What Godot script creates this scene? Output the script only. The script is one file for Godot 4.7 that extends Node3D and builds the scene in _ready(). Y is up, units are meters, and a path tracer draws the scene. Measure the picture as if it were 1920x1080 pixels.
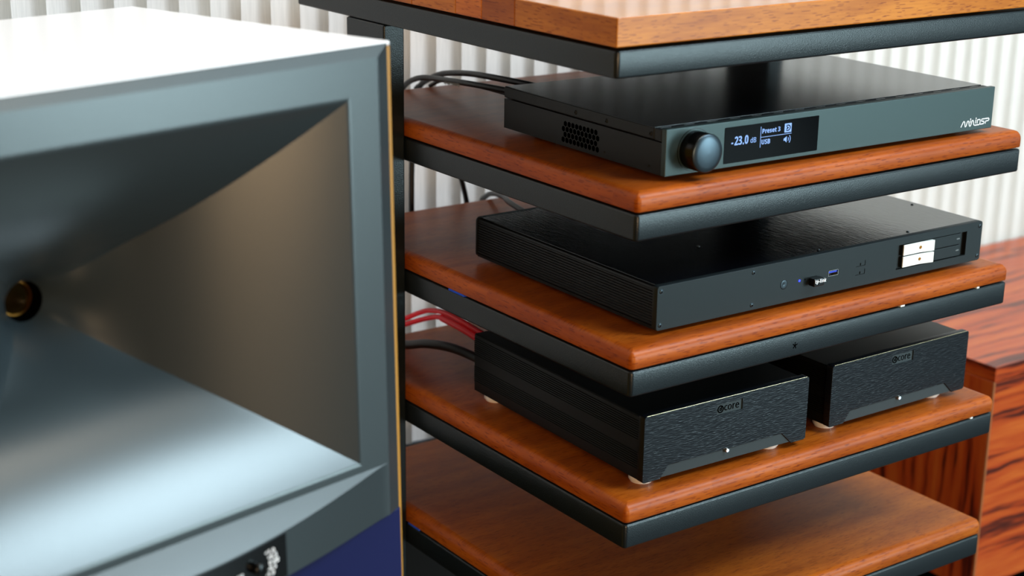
extends Node3D
# A rack of audio electronics beside a horn loudspeaker, in front of a window blind. Units: metres.
# World axes: x runs along the rack's front, y up, z towards the room. The rack's left front corner is x = 0, z = 0.

var mats := {}
var wood_main: ImageTexture
var wood_rose: ImageTexture
var grain_pale: ImageTexture
var streaks: ImageTexture
var specks: ImageTexture
var flat_specks: ImageTexture

const FLOOR_Y := -0.62
const SILL_Y := -0.345              # lower end of the blind
const W := 0.5                      # width of the shelves
const TUBE := 0.0235                # steel tube of the frames
const SHELF_Y := [0.1089, -0.0306, -0.1748, -0.3159]   # top of each shelf frame
const TOP_Y := 0.2481               # top of the uppermost frame
const BOARD := 0.019                # top of a board above its frame


func _ready() -> void:
	# ------------------------------------------------------------ camera, sky, lights, exposure
	var cam := Camera3D.new()
	cam.name = "camera"
	cam.position = Vector3(-0.8557, 0.4521, 1.0169)
	cam.rotation = Vector3(-0.2987, -0.6219, 0.0150)
	cam.fov = 19.94
	var lens := CameraAttributesPhysical.new()
	lens.frustum_focal_length = 68.27
	lens.frustum_focus_distance = 1.55
	lens.exposure_aperture = 5.7
	lens.frustum_near = 0.05
	lens.frustum_far = 100.0
	cam.attributes = lens
	add_child(cam)
	cam.make_current()

	var sky_mat := ProceduralSkyMaterial.new()
	sky_mat.sky_top_color = Color(0.68, 0.72, 0.77)
	sky_mat.sky_horizon_color = Color(0.80, 0.82, 0.845)
	sky_mat.ground_horizon_color = Color(0.55, 0.58, 0.58)
	sky_mat.ground_bottom_color = Color(0.30, 0.30, 0.28)
	var sky := Sky.new()
	sky.sky_material = sky_mat
	sky_mat.sky_energy_multiplier = 2.5
	var env := Environment.new()
	env.background_mode = Environment.BG_SKY
	env.sky = sky
	env.tonemap_mode = Environment.TONE_MAPPER_LINEAR
	env.tonemap_exposure = 1.0
	env.sdfgi_enabled = true
	env.ssao_enabled = true
	env.ssil_enabled = true
	var world := WorldEnvironment.new()
	world.name = "world"
	world.environment = env
	add_child(world)

	make_textures()
	make_materials()

	# daylight through the two windows of the front wall (behind the camera): to the right, cool white, to the left, warm.
	# The sky itself shines through the fabric blind behind the rack.
	window_light(1, 1.90, 1.40, -0.55, 1.25, 3.25, Color(0.84, 0.97, 1.0), 6.8, "floor-length bright window of the front wall, nearest the dark right wall")
	window_light(2, -2.35, 1.75, -0.25, 0.75, 3.25, Color(1.0, 0.84, 0.64), 4.8, "low warm lit window of the front wall, nearest the tan left wall")
	# wide ceiling panels: one above the rack, a larger one in front of it on the right, cool white
	ceiling_panel(0.33, 0.30, 1.6, 0.9, Color(0.97, 0.95, 0.90), 3.6, "wide ceiling light panel straight above the equipment rack")
	ceiling_panel(2.15, 2.10, 1.8, 1.5, Color(0.84, 0.95, 1.0), 9.5, "large ceiling light panel in the right front part of the room")

	build_room()
	build_rack()
	build_sideboard()
	build_speaker()
	build_processor()
	build_streamer()
	build_amplifiers()
	build_cables()


# ================================================================ mesh builder
class Shape:
	var v := PackedVector3Array()
	var n := PackedVector3Array()
	var t := Transform3D.IDENTITY

	func tri(a: Vector3, b: Vector3, c: Vector3, na: Vector3, nb: Vector3, nc: Vector3) -> void:
		var f := (b - a).cross(c - a)
		if f.length_squared() < 1e-20:
			return
		if f.dot(na + nb + nc) > 0.0:      # front faces run clockwise
			var h := b
			b = c
			c = h
			h = nb
			nb = nc
			nc = h
		for p in [a, b, c]:
			v.append(t * p)
		for q in [na, nb, nc]:
			n.append((t.basis * q).normalized())

	func flat(a: Vector3, b: Vector3, c: Vector3, towards: Vector3) -> void:
		var f := (b - a).cross(c - a).normalized()
		if f.dot(towards) < 0.0:
			f = -f
		tri(a, b, c, f, f, f)

	func quad(a: Vector3, b: Vector3, c: Vector3, d: Vector3, towards: Vector3) -> void:
		flat(a, b, c, towards)
		flat(a, c, d, towards)

	func quad_n(a: Vector3, b: Vector3, c: Vector3, d: Vector3, na: Vector3, nb: Vector3, nc: Vector3, nd: Vector3) -> void:
		tri(a, b, c, na, nb, nc)
		tri(a, c, d, na, nc, nd)

	# box from lo to hi whose edges are rounded with radius r
	func rbox(lo: Vector3, hi: Vector3, r := 0.0, seg := 3) -> void:
		var c := (lo + hi) * 0.5
		var h := (hi - lo) * 0.5
		r = minf(r, minf(h.x, minf(h.y, h.z)) * 0.999)
		if r <= 0.0:
			seg = 0
		for axis in 3:
			for s in [-1.0, 1.0]:
				var a1 := (axis + 1) % 3
				var a2 := (axis + 2) % 3
				var us := _steps(h[a1], r, seg)
				var ws := _steps(h[a2], r, seg)
				for i in us.size() - 1:
					for j in ws.size() - 1:
						var pp: Array[Vector3] = []
						var nn: Array[Vector3] = []
						for k in [[i, j], [i + 1, j], [i + 1, j + 1], [i, j + 1]]:
							var p := Vector3.ZERO
							p[axis] = s * h[axis]
							p[a1] = us[k[0]]
							p[a2] = ws[k[1]]
							var inner := p.clamp(-h + Vector3.ONE * r, h - Vector3.ONE * r)
							var d := Vector3.ZERO
							d[axis] = s
							if r > 0.0:
								d = (p - inner).normalized()
								p = inner + d * r
							pp.append(c + p)
							nn.append(d)
						quad_n(pp[0], pp[1], pp[2], pp[3], nn[0], nn[1], nn[2], nn[3])

	func _steps(h: float, r: float, seg: int) -> PackedFloat32Array:
		var o := PackedFloat32Array()
		if seg == 0:
			return PackedFloat32Array([-h, h])
		for k in seg + 1:
			o.append(-h + r - r * tan(PI / 4.0 * (1.0 - float(k) / seg)))
		for k in seg + 1:
			o.append(h - r + r * tan(PI / 4.0 * float(k) / seg))
		return o

	# a slab lying on the plane of x and z: its rounded outline (corner radius rc) is drawn in by layer[0] at height layer[1]
	func slab(x0: float, x1: float, z0: float, z1: float, rc: float, layers: Array, seg := 4) -> void:
		var ring: Array = []      # [corner centre, direction]
		var cs := [Vector2(x1 - rc, z1 - rc), Vector2(x0 + rc, z1 - rc), Vector2(x0 + rc, z0 + rc), Vector2(x1 - rc, z0 + rc)]
		for q in 4:
			for k in seg + 1:
				var an := PI / 2.0 * (q + float(k) / seg)
				ring.append([cs[q], Vector2(cos(an), sin(an)), Vector2(1 if q in [0, 3] else -1, 1 if q < 2 else -1)])
		_rings(ring, rc, layers, true)

	func _at(e: Array, rc: float, inset: float) -> Vector2:
		if inset <= rc:
			return e[0] + e[1] * (rc - inset)
		return e[0] - e[2] * (inset - rc)

	func _rings(ring: Array, rc: float, layers: Array, caps: bool) -> void:
		var m := layers.size()
		var normals: Array = []      # per segment: (outward, up)
		for k in m - 1:
			var e := Vector2(layers[k + 1][0] - layers[k][0], layers[k + 1][1] - layers[k][1])
			normals.append(Vector2(e.y, e.x).normalized())
		for k in m - 1:
			var lo: Vector2 = normals[k]
			var hi: Vector2 = normals[k]
			if k > 0 and normals[k - 1].dot(normals[k]) > 0.7:
				lo = (normals[k - 1] + normals[k]).normalized()
			if k < m - 2 and normals[k + 1].dot(normals[k]) > 0.7:
				hi = (normals[k + 1] + normals[k]).normalized()
			for i in ring.size():
				var e0: Array = ring[i]
				var e1: Array = ring[(i + 1) % ring.size()]
				var a := _at(e0, rc, layers[k][0])
				var b := _at(e1, rc, layers[k][0])
				var c := _at(e1, rc, layers[k + 1][0])
				var d := _at(e0, rc, layers[k + 1][0])
				var f := func(u: Vector2, w: Vector2) -> Vector3: return Vector3(u.x * w.x, w.y, u.y * w.x).normalized()
				quad_n(Vector3(a.x, layers[k][1], a.y), Vector3(b.x, layers[k][1], b.y), Vector3(c.x, layers[k + 1][1], c.y), Vector3(d.x, layers[k + 1][1], d.y), f.call(e0[1], lo), f.call(e1[1], lo), f.call(e1[1], hi), f.call(e0[1], hi))
		if caps:
			for end in [0, m - 1]:
				var up := Vector3.DOWN if end == 0 else Vector3.UP
				var c := Vector2.ZERO
				for e in ring:
					c += e[0] / ring.size()
				for i in ring.size():
					var a := _at(ring[i], rc, layers[end][0])
					var b := _at(ring[(i + 1) % ring.size()], rc, layers[end][0])
					flat(Vector3(c.x, layers[end][1], c.y), Vector3(a.x, layers[end][1], a.y), Vector3(b.x, layers[end][1], b.y), up)

	# a welded ring of square tube, outside corners rounded in plan by rc, tube edges by r
	func tube_ring(x0: float, x1: float, z0: float, z1: float, y0: float, y1: float, wide: float, rc: float, r: float) -> void:
		var layers: Array = []
		var h := y1 - y0
		for q in [[wide - r, y1 - r, 90.0], [r, y1 - r, 180.0], [r, y0 + r, 270.0], [wide - r, y0 + r, 0.0]]:
			pass
		# profile runs up the outside, over the top, down the inside, back below
		for q in [[r, y0 + r, -90.0, 0.0], [r, y0 + h - r, 0.0, 90.0], [wide - r, y0 + h - r, 90.0, 180.0], [wide - r, y0 + r, 180.0, 270.0]]:
			for k in 4:
				var an: float = deg_to_rad(lerpf(q[2], q[3], k / 3.0))
				layers.append([q[0] - r * cos(an), q[1] + r * sin(an)])
		layers.append(layers[0])
		var ring: Array = []
		var cs := [Vector2(x1 - rc, z1 - rc), Vector2(x0 + rc, z1 - rc), Vector2(x0 + rc, z0 + rc), Vector2(x1 - rc, z0 + rc)]
		for q in 4:
			for k in 5:
				var an := PI / 2.0 * (q + k / 4.0)
				ring.append([cs[q], Vector2(cos(an), sin(an)), Vector2(1 if q in [0, 3] else -1, 1 if q < 2 else -1)])
		_rings(ring, rc, layers, false)

	# a profile (radius, height) turned about y
	func lathe(profile: Array, seg := 32, smooth := 0.6) -> void:
		var m := profile.size()
		var normals: Array = []
		for k in m - 1:
			var e := Vector2(profile[k + 1][0] - profile[k][0], profile[k + 1][1] - profile[k][1])
			normals.append(Vector2(e.y, -e.x).normalized())
		for k in m - 1:
			var lo: Vector2 = normals[k]
			var hi: Vector2 = normals[k]
			if k > 0 and normals[k - 1].dot(normals[k]) > smooth:
				lo = (normals[k - 1] + normals[k]).normalized()
			if k < m - 2 and normals[k + 1].dot(normals[k]) > smooth:
				hi = (normals[k + 1] + normals[k]).normalized()
			for i in seg:
				var a := TAU * i / seg
				var b := TAU * (i + 1) / seg
				var ca := Vector3(cos(a), 0, sin(a))
				var cb := Vector3(cos(b), 0, sin(b))
				var y0 := Vector3.UP * float(profile[k][1])
				var y1 := Vector3.UP * float(profile[k + 1][1])
				quad_n(ca * profile[k][0] + y0, cb * profile[k][0] + y0, cb * profile[k + 1][0] + y1, ca * profile[k + 1][0] + y1, ca * lo.x + Vector3.UP * lo.y, cb * lo.x + Vector3.UP * lo.y, cb * hi.x + Vector3.UP * hi.y, ca * hi.x + Vector3.UP * hi.y)

	# an outline on x and y pushed from z0 to z1; the front edge (z1) may be bevelled
	func extrude(poly: PackedVector2Array, z0: float, z1: float, bevel := 0.0, smooth := 0.9) -> void:
		if Geometry2D.is_polygon_clockwise(poly):
			poly = poly.duplicate()
			poly.reverse()
		var m := poly.size()
		var side: Array = []
		for i in m:
			var e := (poly[(i + 1) % m] - poly[i]).normalized()
			side.append(Vector2(e.y, -e.x))
		var inner := PackedVector2Array()
		for i in m:
			var a: Vector2 = side[(i + m - 1) % m]
			var b: Vector2 = side[i]
			var d := (a + b).normalized()
			inner.append(poly[i] - d * (bevel / maxf(0.35, d.dot(b))))
		for i in m:
			var j := (i + 1) % m
			var na: Vector2 = side[i]
			var nb: Vector2 = side[i]
			if side[(i + m - 1) % m].dot(side[i]) > smooth:
				na = (side[(i + m - 1) % m] + side[i]).normalized()
			if side[j].dot(side[i]) > smooth:
				nb = (side[j] + side[i]).normalized()
			var n0 := Vector3(na.x, na.y, 0)
			var n1 := Vector3(nb.x, nb.y, 0)
			var zf := z1 - bevel
			quad_n(Vector3(poly[i].x, poly[i].y, z0), Vector3(poly[j].x, poly[j].y, z0), Vector3(poly[j].x, poly[j].y, zf), Vector3(poly[i].x, poly[i].y, zf), n0, n1, n1, n0)
			if bevel > 0.0:
				var b0 := (n0 + Vector3.BACK).normalized()
				var b1 := (n1 + Vector3.BACK).normalized()
				quad_n(Vector3(poly[i].x, poly[i].y, zf), Vector3(poly[j].x, poly[j].y, zf), Vector3(inner[j].x, inner[j].y, z1), Vector3(inner[i].x, inner[i].y, z1), b0, b1, b1, b0)
		var idx := Geometry2D.triangulate_polygon(poly)
		for k in range(0, idx.size(), 3):
			flat(Vector3(poly[idx[k]].x, poly[idx[k]].y, z0), Vector3(poly[idx[k + 1]].x, poly[idx[k + 1]].y, z0), Vector3(poly[idx[k + 2]].x, poly[idx[k + 2]].y, z0), Vector3.FORWARD)
			flat(Vector3(inner[idx[k]].x, inner[idx[k]].y, z1), Vector3(inner[idx[k + 1]].x, inner[idx[k + 1]].y, z1), Vector3(inner[idx[k + 2]].x, inner[idx[k + 2]].y, z1), Vector3.BACK)

	# a round cable through points
	func cable(points: Array, r: float, seg := 14) -> void:
		var curve := Curve3D.new()
		for i in points.size():
			var a: Vector3 = points[maxi(i - 1, 0)]
			var b: Vector3 = points[mini(i + 1, points.size() - 1)]
			curve.add_point(points[i], -(b - a) / 6.0, (b - a) / 6.0)
		var steps := points.size() * 8
		var length := curve.get_baked_length()
		var up := Vector3(0.3, 0.1, 0.9).normalized()
		var last: Array[Vector3] = []
		var last_n: Array[Vector3] = []
		for k in steps + 1:
			var d := length * k / steps
			var p := curve.sample_baked(d, true)
			var along := (curve.sample_baked(minf(d + 0.002, length), true) - curve.sample_baked(maxf(d - 0.002, 0.0), true)).normalized()
			var side := along.cross(up).normalized()
			up = side.cross(along).normalized()
			var now: Array[Vector3] = []
			var now_n: Array[Vector3] = []
			for i in seg:
				var q := side * cos(TAU * i / seg) + up * sin(TAU * i / seg)
				now_n.append(q)
				now.append(p + q * r)
			for i in seg:
				var j := (i + 1) % seg
				if k > 0:
					quad_n(last[i], last[j], now[j], now[i], last_n[i], last_n[j], now_n[j], now_n[i])
				if k == 0 or k == steps:
					flat(p, now[i], now[j], -along if k == 0 else along)
			last = now
			last_n = now_n

	func mesh() -> ArrayMesh:
		var a := []
		a.resize(Mesh.ARRAY_MAX)
		a[Mesh.ARRAY_VERTEX] = v
		a[Mesh.ARRAY_NORMAL] = n
		var m := ArrayMesh.new()
		m.add_surface_from_arrays(Mesh.PRIMITIVE_TRIANGLES, a)
		return m


static func rounded(x0: float, y0: float, x1: float, y1: float, r: float, seg := 4) -> PackedVector2Array:
	var p := PackedVector2Array()
	var cs := [Vector2(x1 - r, y1 - r), Vector2(x0 + r, y1 - r), Vector2(x0 + r, y0 + r), Vector2(x1 - r, y0 + r)]
	for q in 4:
		for k in seg + 1:
			var an := PI / 2.0 * (q + float(k) / seg)
			p.append(cs[q] + Vector2(cos(an), sin(an)) * r)
	return p


func put(called: String, s: Shape, m: Material, parent: Node = self) -> MeshInstance3D:
	var o := MeshInstance3D.new()
	o.name = numbered(called, parent)
	o.mesh = s.mesh()
	o.material_override = null
	o.set_surface_override_material(0, m)
	parent.add_child(o, true)
	return o


func put_mesh(called: String, mesh: Mesh, m: Material, parent: Node, where: Transform3D) -> MeshInstance3D:
	var o := MeshInstance3D.new()
	o.name = numbered(called, parent)
	o.mesh = mesh
	o.set_surface_override_material(0, m)
	o.transform = where
	parent.add_child(o, true)
	return o


func numbered(called: String, parent: Node) -> String:
	if not parent.has_node(NodePath(called)):
		return called
	var k := 1
	while parent.has_node(NodePath("%s_%03d" % [called, k])):
		k += 1
	return "%s_%03d" % [called, k]


func thing(called: String, label: String, category: String, at: Transform3D, group := "") -> Node3D:
	var o := Node3D.new()
	o.name = numbered(called, self)
	o.transform = at
	add_child(o, true)
	tag(o, label, category, group)
	return o


func tag(o: Node, label: String, category: String, group := "") -> void:
	o.set_meta("label", label)
	o.set_meta("category", category)
	if group:
		o.set_meta("group", group)


func structure(o: Node, label: String, category: String) -> void:
	tag(o, label, category)
	o.set_meta("kind", "structure")


# ================================================================ textures and materials
func image_of(w: int, h: int, f: Callable) -> ImageTexture:
	var bytes := PackedByteArray()
	bytes.resize(w * h * 3)
	var k := 0
	for y in h:
		for x in w:
			var c: Color = f.call(x, y)
			bytes[k] = int(clampf(c.r, 0, 1) * 255)
			bytes[k + 1] = int(clampf(c.g, 0, 1) * 255)
			bytes[k + 2] = int(clampf(c.b, 0, 1) * 255)
			k += 3
	return ImageTexture.create_from_image(Image.create_from_data(w, h, false, Image.FORMAT_RGB8, bytes))


func noise(seed_value: int, freq: float, octaves := 1) -> FastNoiseLite:
	var f := FastNoiseLite.new()
	f.seed = seed_value
	f.noise_type = FastNoiseLite.TYPE_SIMPLEX_SMOOTH
	f.frequency = freq
	f.fractal_type = FastNoiseLite.FRACTAL_FBM if octaves > 1 else FastNoiseLite.FRACTAL_NONE
	f.fractal_octaves = octaves
	return f


func make_textures() -> void:
	var broad := noise(11, 0.010, 2)
	var fine := noise(12, 0.05, 2)
	var pores := noise(13, 0.11)
	var d := Color(0.64, 0.38, 0.14)
	var l := Color(0.87, 0.61, 0.28)
	wood_main = image_of(1024, 1024, func(x: int, y: int) -> Color:
		var b := broad.get_noise_2d(x * 0.35, y * 2.2 + 12.0 * broad.get_noise_2d(x * 0.3, y * 0.3))
		var g := fine.get_noise_2d(x * 0.28, y * 4.0)
		var p := pores.get_noise_2d(x * 0.35, y * 4.6)
		var c := d.lerp(l, clampf(0.55 + 0.40 * b + 0.22 * g, 0.0, 1.0))
		if p > 0.48:
			c = c.lerp(Color(0.40, 0.17, 0.07), minf(0.55, (p - 0.48) * 2.0))
		return c)
	var rose := noise(21, 0.012, 3)
	var rose_fine := noise(22, 0.07, 2)
	var red := Color(0.58, 0.20, 0.06)
	var dark := Color(0.22, 0.07, 0.04)
	var orange := Color(0.68, 0.33, 0.12)
	wood_rose = image_of(1024, 512, func(x: int, y: int) -> Color:
		var warp := 26.0 * rose.get_noise_2d(x * 0.25 + 300.0, y * 0.5)
		var b := rose.get_noise_2d(x * 0.13, y * 2.4 + warp)
		var g := rose_fine.get_noise_2d(x * 0.2, y * 3.0)
		var c := red.lerp(orange, clampf(0.35 + 0.9 * b + 0.25 * g, 0.0, 1.0))
		return c.lerp(dark, smoothstep(0.08, 0.62, -b + 0.22 * g)))
	var pale := noise(31, 0.02, 2)
	var pale_fine := noise(32, 0.12)
	grain_pale = image_of(512, 512, func(x: int, y: int) -> Color:
		var k := 0.96 + 0.03 * pale.get_noise_2d(x * 4.0, y * 0.4) + 0.035 * pale_fine.get_noise_2d(x * 3.0, y * 0.18)
		return Color(k, k * 0.985, k * 0.96))
	var st := noise(41, 0.05, 2)
	streaks = image_of(512, 512, func(x: int, y: int) -> Color:
		var k := 0.5 + 0.5 * st.get_noise_2d(x * 0.45, y * 5.5)
		return Color(k, k, k))
	var sp := noise(51, 0.16, 2)
	specks = image_of(256, 256, func(x: int, y: int) -> Color:
		var k := 0.5 + 0.45 * sp.get_noise_2d(x, y)
		return Color(k, k, k))


func mat(called: String, color: Color, rough: float, metal := 0.0, spec := 0.5) -> StandardMaterial3D:
	var m := StandardMaterial3D.new()
	m.resource_name = called
	m.albedo_color = color
	m.roughness = rough
	m.metallic = metal
	m.metallic_specular = spec
	mats[called] = m
	return m


func spread(m: StandardMaterial3D, scale: Vector3, offset := Vector3.ZERO) -> StandardMaterial3D:
	m.uv1_triplanar = true
	m.uv1_scale = scale
	m.uv1_offset = offset
	m.uv1_triplanar_sharpness = 8.0
	return m


func relief(m: StandardMaterial3D, t: Texture2D, centimetres: float, scale: Vector3) -> StandardMaterial3D:
	m.heightmap_enabled = true
	m.heightmap_texture = t
	m.heightmap_scale = centimetres
	return spread(m, scale)


func glowing(called: String, color: Color, energy: float) -> StandardMaterial3D:
	var m := mat(called, Color(0.02, 0.02, 0.02), 0.5)
	m.emission_enabled = true
	m.emission = color
	m.emission_energy_multiplier = energy
	return m


func board_material(offset: Vector3, tint := Color.WHITE, rough := 0.38) -> StandardMaterial3D:
	var m := mat("oiled_wood", tint, rough, 0.0, 0.29)
	m.albedo_texture = wood_main
	return spread(m, Vector3(1.55, 1.55, 1.55), offset)


func make_materials() -> void:
	relief(mat("powder_steel", Color(0.065, 0.09, 0.105), 0.30, 0.0, 0.40), specks, 0.012, Vector3(18, 18, 18))
	var fabric := mat("blind_fabric", Color(0.82, 0.81, 0.80), 0.9, 0.0, 0.2)
	fabric.albedo_texture = grain_pale
	spread(fabric, Vector3(6, 2, 6))
	fabric.backlight_enabled = true
	fabric.backlight = Color(0.95, 0.95, 0.95)
	mat("wall_paint", Color(0.42, 0.34, 0.27), 0.8)
	mat("wall_dark", Color(0.20, 0.19, 0.18), 0.8)
	mat("skirting_black", Color(0.045, 0.045, 0.05), 0.7, 0.0, 0.3)
	mat("ceiling_paint", Color(0.70, 0.66, 0.58), 0.9)
	var fl := mat("floor_oak", Color(0.13, 0.10, 0.085), 0.5)
	fl.albedo_texture = grain_pale
	spread(fl, Vector3(1, 1, 1))
	mat("frame_white", Color(0.85, 0.85, 0.84), 0.5)
	var rose := mat("rosewood", Color.WHITE, 0.28, 0.0, 0.42)
	rose.albedo_texture = wood_rose
	spread(rose, Vector3(1.5, 3.2, 3.2), Vector3(0.13, 0.2, 0.05))
	mat("edge_veneer", Color(0.62, 0.38, 0.22), 0.45)
	mat("white_lacquer", Color(0.93, 0.92, 0.94), 0.18)
	mat("gold_wood", Color(0.66, 0.46, 0.12), 0.45)
	relief(mat("horn_paint", Color(0.16, 0.19, 0.205), 0.29, 0.0, 0.58), specks, 0.004, Vector3(30, 30, 30))
	mat("baffle_blue", Color(0.05, 0.07, 0.25), 0.6, 0.0, 0.3)
	mat("gloss_black", Color(0.015, 0.016, 0.018), 0.15)
	mat("rubber", Color(0.03, 0.03, 0.032), 0.75)
	mat("hole_black", Color(0.008, 0.008, 0.009), 0.9, 0.0, 0.05)
	mat("cone_paper", Color(0.80, 0.80, 0.78), 0.8)
	mat("brass", Color(0.62, 0.42, 0.18), 0.35, 1.0)
	mat("plug_bronze", Color(0.16, 0.12, 0.04), 0.3, 0.6)
	mat("print_white", Color(0.92, 0.92, 0.94), 0.6)
	mat("print_grey", Color(0.45, 0.47, 0.48), 0.6)
	relief(mat("teal_panel", Color(0.175, 0.23, 0.23), 0.40, 0.45), specks, 0.004, Vector3(40, 40, 40))
	relief(mat("chassis_black", Color(0.055, 0.066, 0.072), 0.5, 0.0, 0.38), specks, 0.006, Vector3(30, 30, 30))
	mat("lid_black", Color(0.02, 0.024, 0.04), 0.20, 0.0, 0.55)
	mat("knob_face", Color(0.23, 0.27, 0.30), 0.33, 0.8)
	mat("knob_side", Color(0.02, 0.022, 0.025), 0.25, 0.3)
	mat("screen_glass", Color(0.010, 0.010, 0.018), 0.10, 0.0, 0.2)
	glowing("screen_light", Color(0.55, 0.72, 1.0), 1.1)
	relief(mat("panel_slate", Color(0.075, 0.10, 0.11), 0.45, 0.1, 0.38), specks, 0.005, Vector3(40, 40, 40))
	var br := mat("brushed_black", Color(0.035, 0.038, 0.045), 0.30, 0.2)
	br.heightmap_enabled = true
	br.heightmap_texture = streaks
	br.heightmap_scale = 0.010
	spread(br, Vector3(6, 6, 6))
	mat("fin_black", Color(0.030, 0.038, 0.045), 0.42, 0.0, 0.36)
	mat("screw_steel", Color(0.22, 0.25, 0.27), 0.35, 0.8)
	mat("bright_steel", Color(0.85, 0.83, 0.80), 0.18, 1.0)
	glowing("led_blue", Color(0.12, 0.18, 1.0), 5.0)
	glowing("led_white", Color(0.75, 0.90, 1.0), 3.0)
	mat("usb_blue", Color(0.05, 0.20, 0.75), 0.4)
	mat("satin_silver", Color(0.95, 0.95, 0.95), 0.35, 0.35)
	mat("white_tab", Color(0.94, 0.94, 0.92), 0.55)
	var fr := mat("brushed_front", Color(0.045, 0.056, 0.08), 0.32, 0.3, 0.42)
	fr.heightmap_enabled = true
	fr.heightmap_texture = streaks
	fr.heightmap_scale = 0.022
	spread(fr, Vector3(7, 7, 7))
	mat("smooth_plate", Color(0.15, 0.175, 0.185), 0.5, 0.2)
	mat("chamfer_bright", Color(0.75, 0.68, 0.55), 0.3, 1.0)
	mat("cable_black", Color(0.03, 0.033, 0.04), 0.45)
	mat("cable_red", Color(0.95, 0.10, 0.19), 0.5)
	mat("felt_blue", Color(0.05, 0.28, 0.80), 0.8)
	mat("felt_white", Color(0.90, 0.90, 0.88), 0.8)


# ================================================================ lights
func window_light(number: int, x0: float, wide: float, y0: float, y1: float, z: float, color: Color, energy: float, label: String) -> void:
	var o := Node3D.new()
	o.name = "window_%d" % number
	o.position = Vector3(x0 + wide / 2, y0, z)
	add_child(o, true)
	structure(o, label, "window")
	var h := y1 - y0
	var f := Shape.new()
	for q in [[-wide / 2, -wide / 2 + 0.05, 0.0, h], [wide / 2 - 0.05, wide / 2, 0.0, h], [-0.02, 0.02, 0.0, h]]:
		f.rbox(Vector3(q[0], q[2], -0.03), Vector3(q[1], q[3], 0.05), 0.004)
	for q in [[0.0, 0.05], [h - 0.05, h]]:
		f.rbox(Vector3(-wide / 2, q[0], -0.03), Vector3(wide / 2, q[1], 0.05), 0.004)
	put("window_frame", f, mats.frame_white, o)
	var g := Shape.new()
	g.rbox(Vector3(-wide / 2 + 0.04, 0.04, 0.02), Vector3(wide / 2 - 0.04, h - 0.04, 0.026))
	put("window_pane", g, glowing("pane_daylight_%d" % number, color, 0.4), o)
	var a := AreaLight3D.new()
	a.name = "window_daylight"
	a.area_size = Vector2(wide - 0.1, h - 0.1)
	a.area_normalize_energy = false
	a.light_color = color
	a.light_energy = energy
	a.shadow_enabled = true
	a.set("area_range", 12.0)
	a.position = Vector3(0, h / 2, -0.04)
	o.add_child(a)


func ceiling_panel(x: float, z: float, sx: float, sz: float, color: Color, energy: float, label: String) -> void:
	var o := thing("ceiling_light", label, "ceiling light", Transform3D(Basis.IDENTITY, Vector3(x, 2.75, z)))
	var f := Shape.new()
	f.rbox(Vector3(-sx / 2 - 0.02, -0.03, -sz / 2 - 0.02), Vector3(sx / 2 + 0.02, 0.0, sz / 2 + 0.02), 0.004)
	put("light_housing", f, mats.frame_white, o)
	var g := Shape.new()
	g.rbox(Vector3(-sx / 2, -0.036, -sz / 2), Vector3(sx / 2, -0.029, sz / 2), 0.002)
	put("light_diffuser", g, glowing("panel_glow_%d" % int(x * 100), color, 1.0), o)
	var a := AreaLight3D.new()
	a.name = "panel_light"
	a.area_size = Vector2(sx, sz)
	a.area_normalize_energy = false
	a.light_color = color
	a.light_energy = energy
	a.shadow_enabled = true
	a.rotation.x = -PI / 2
	a.position = Vector3(0, -0.045, 0)
	o.add_child(a)


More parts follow.
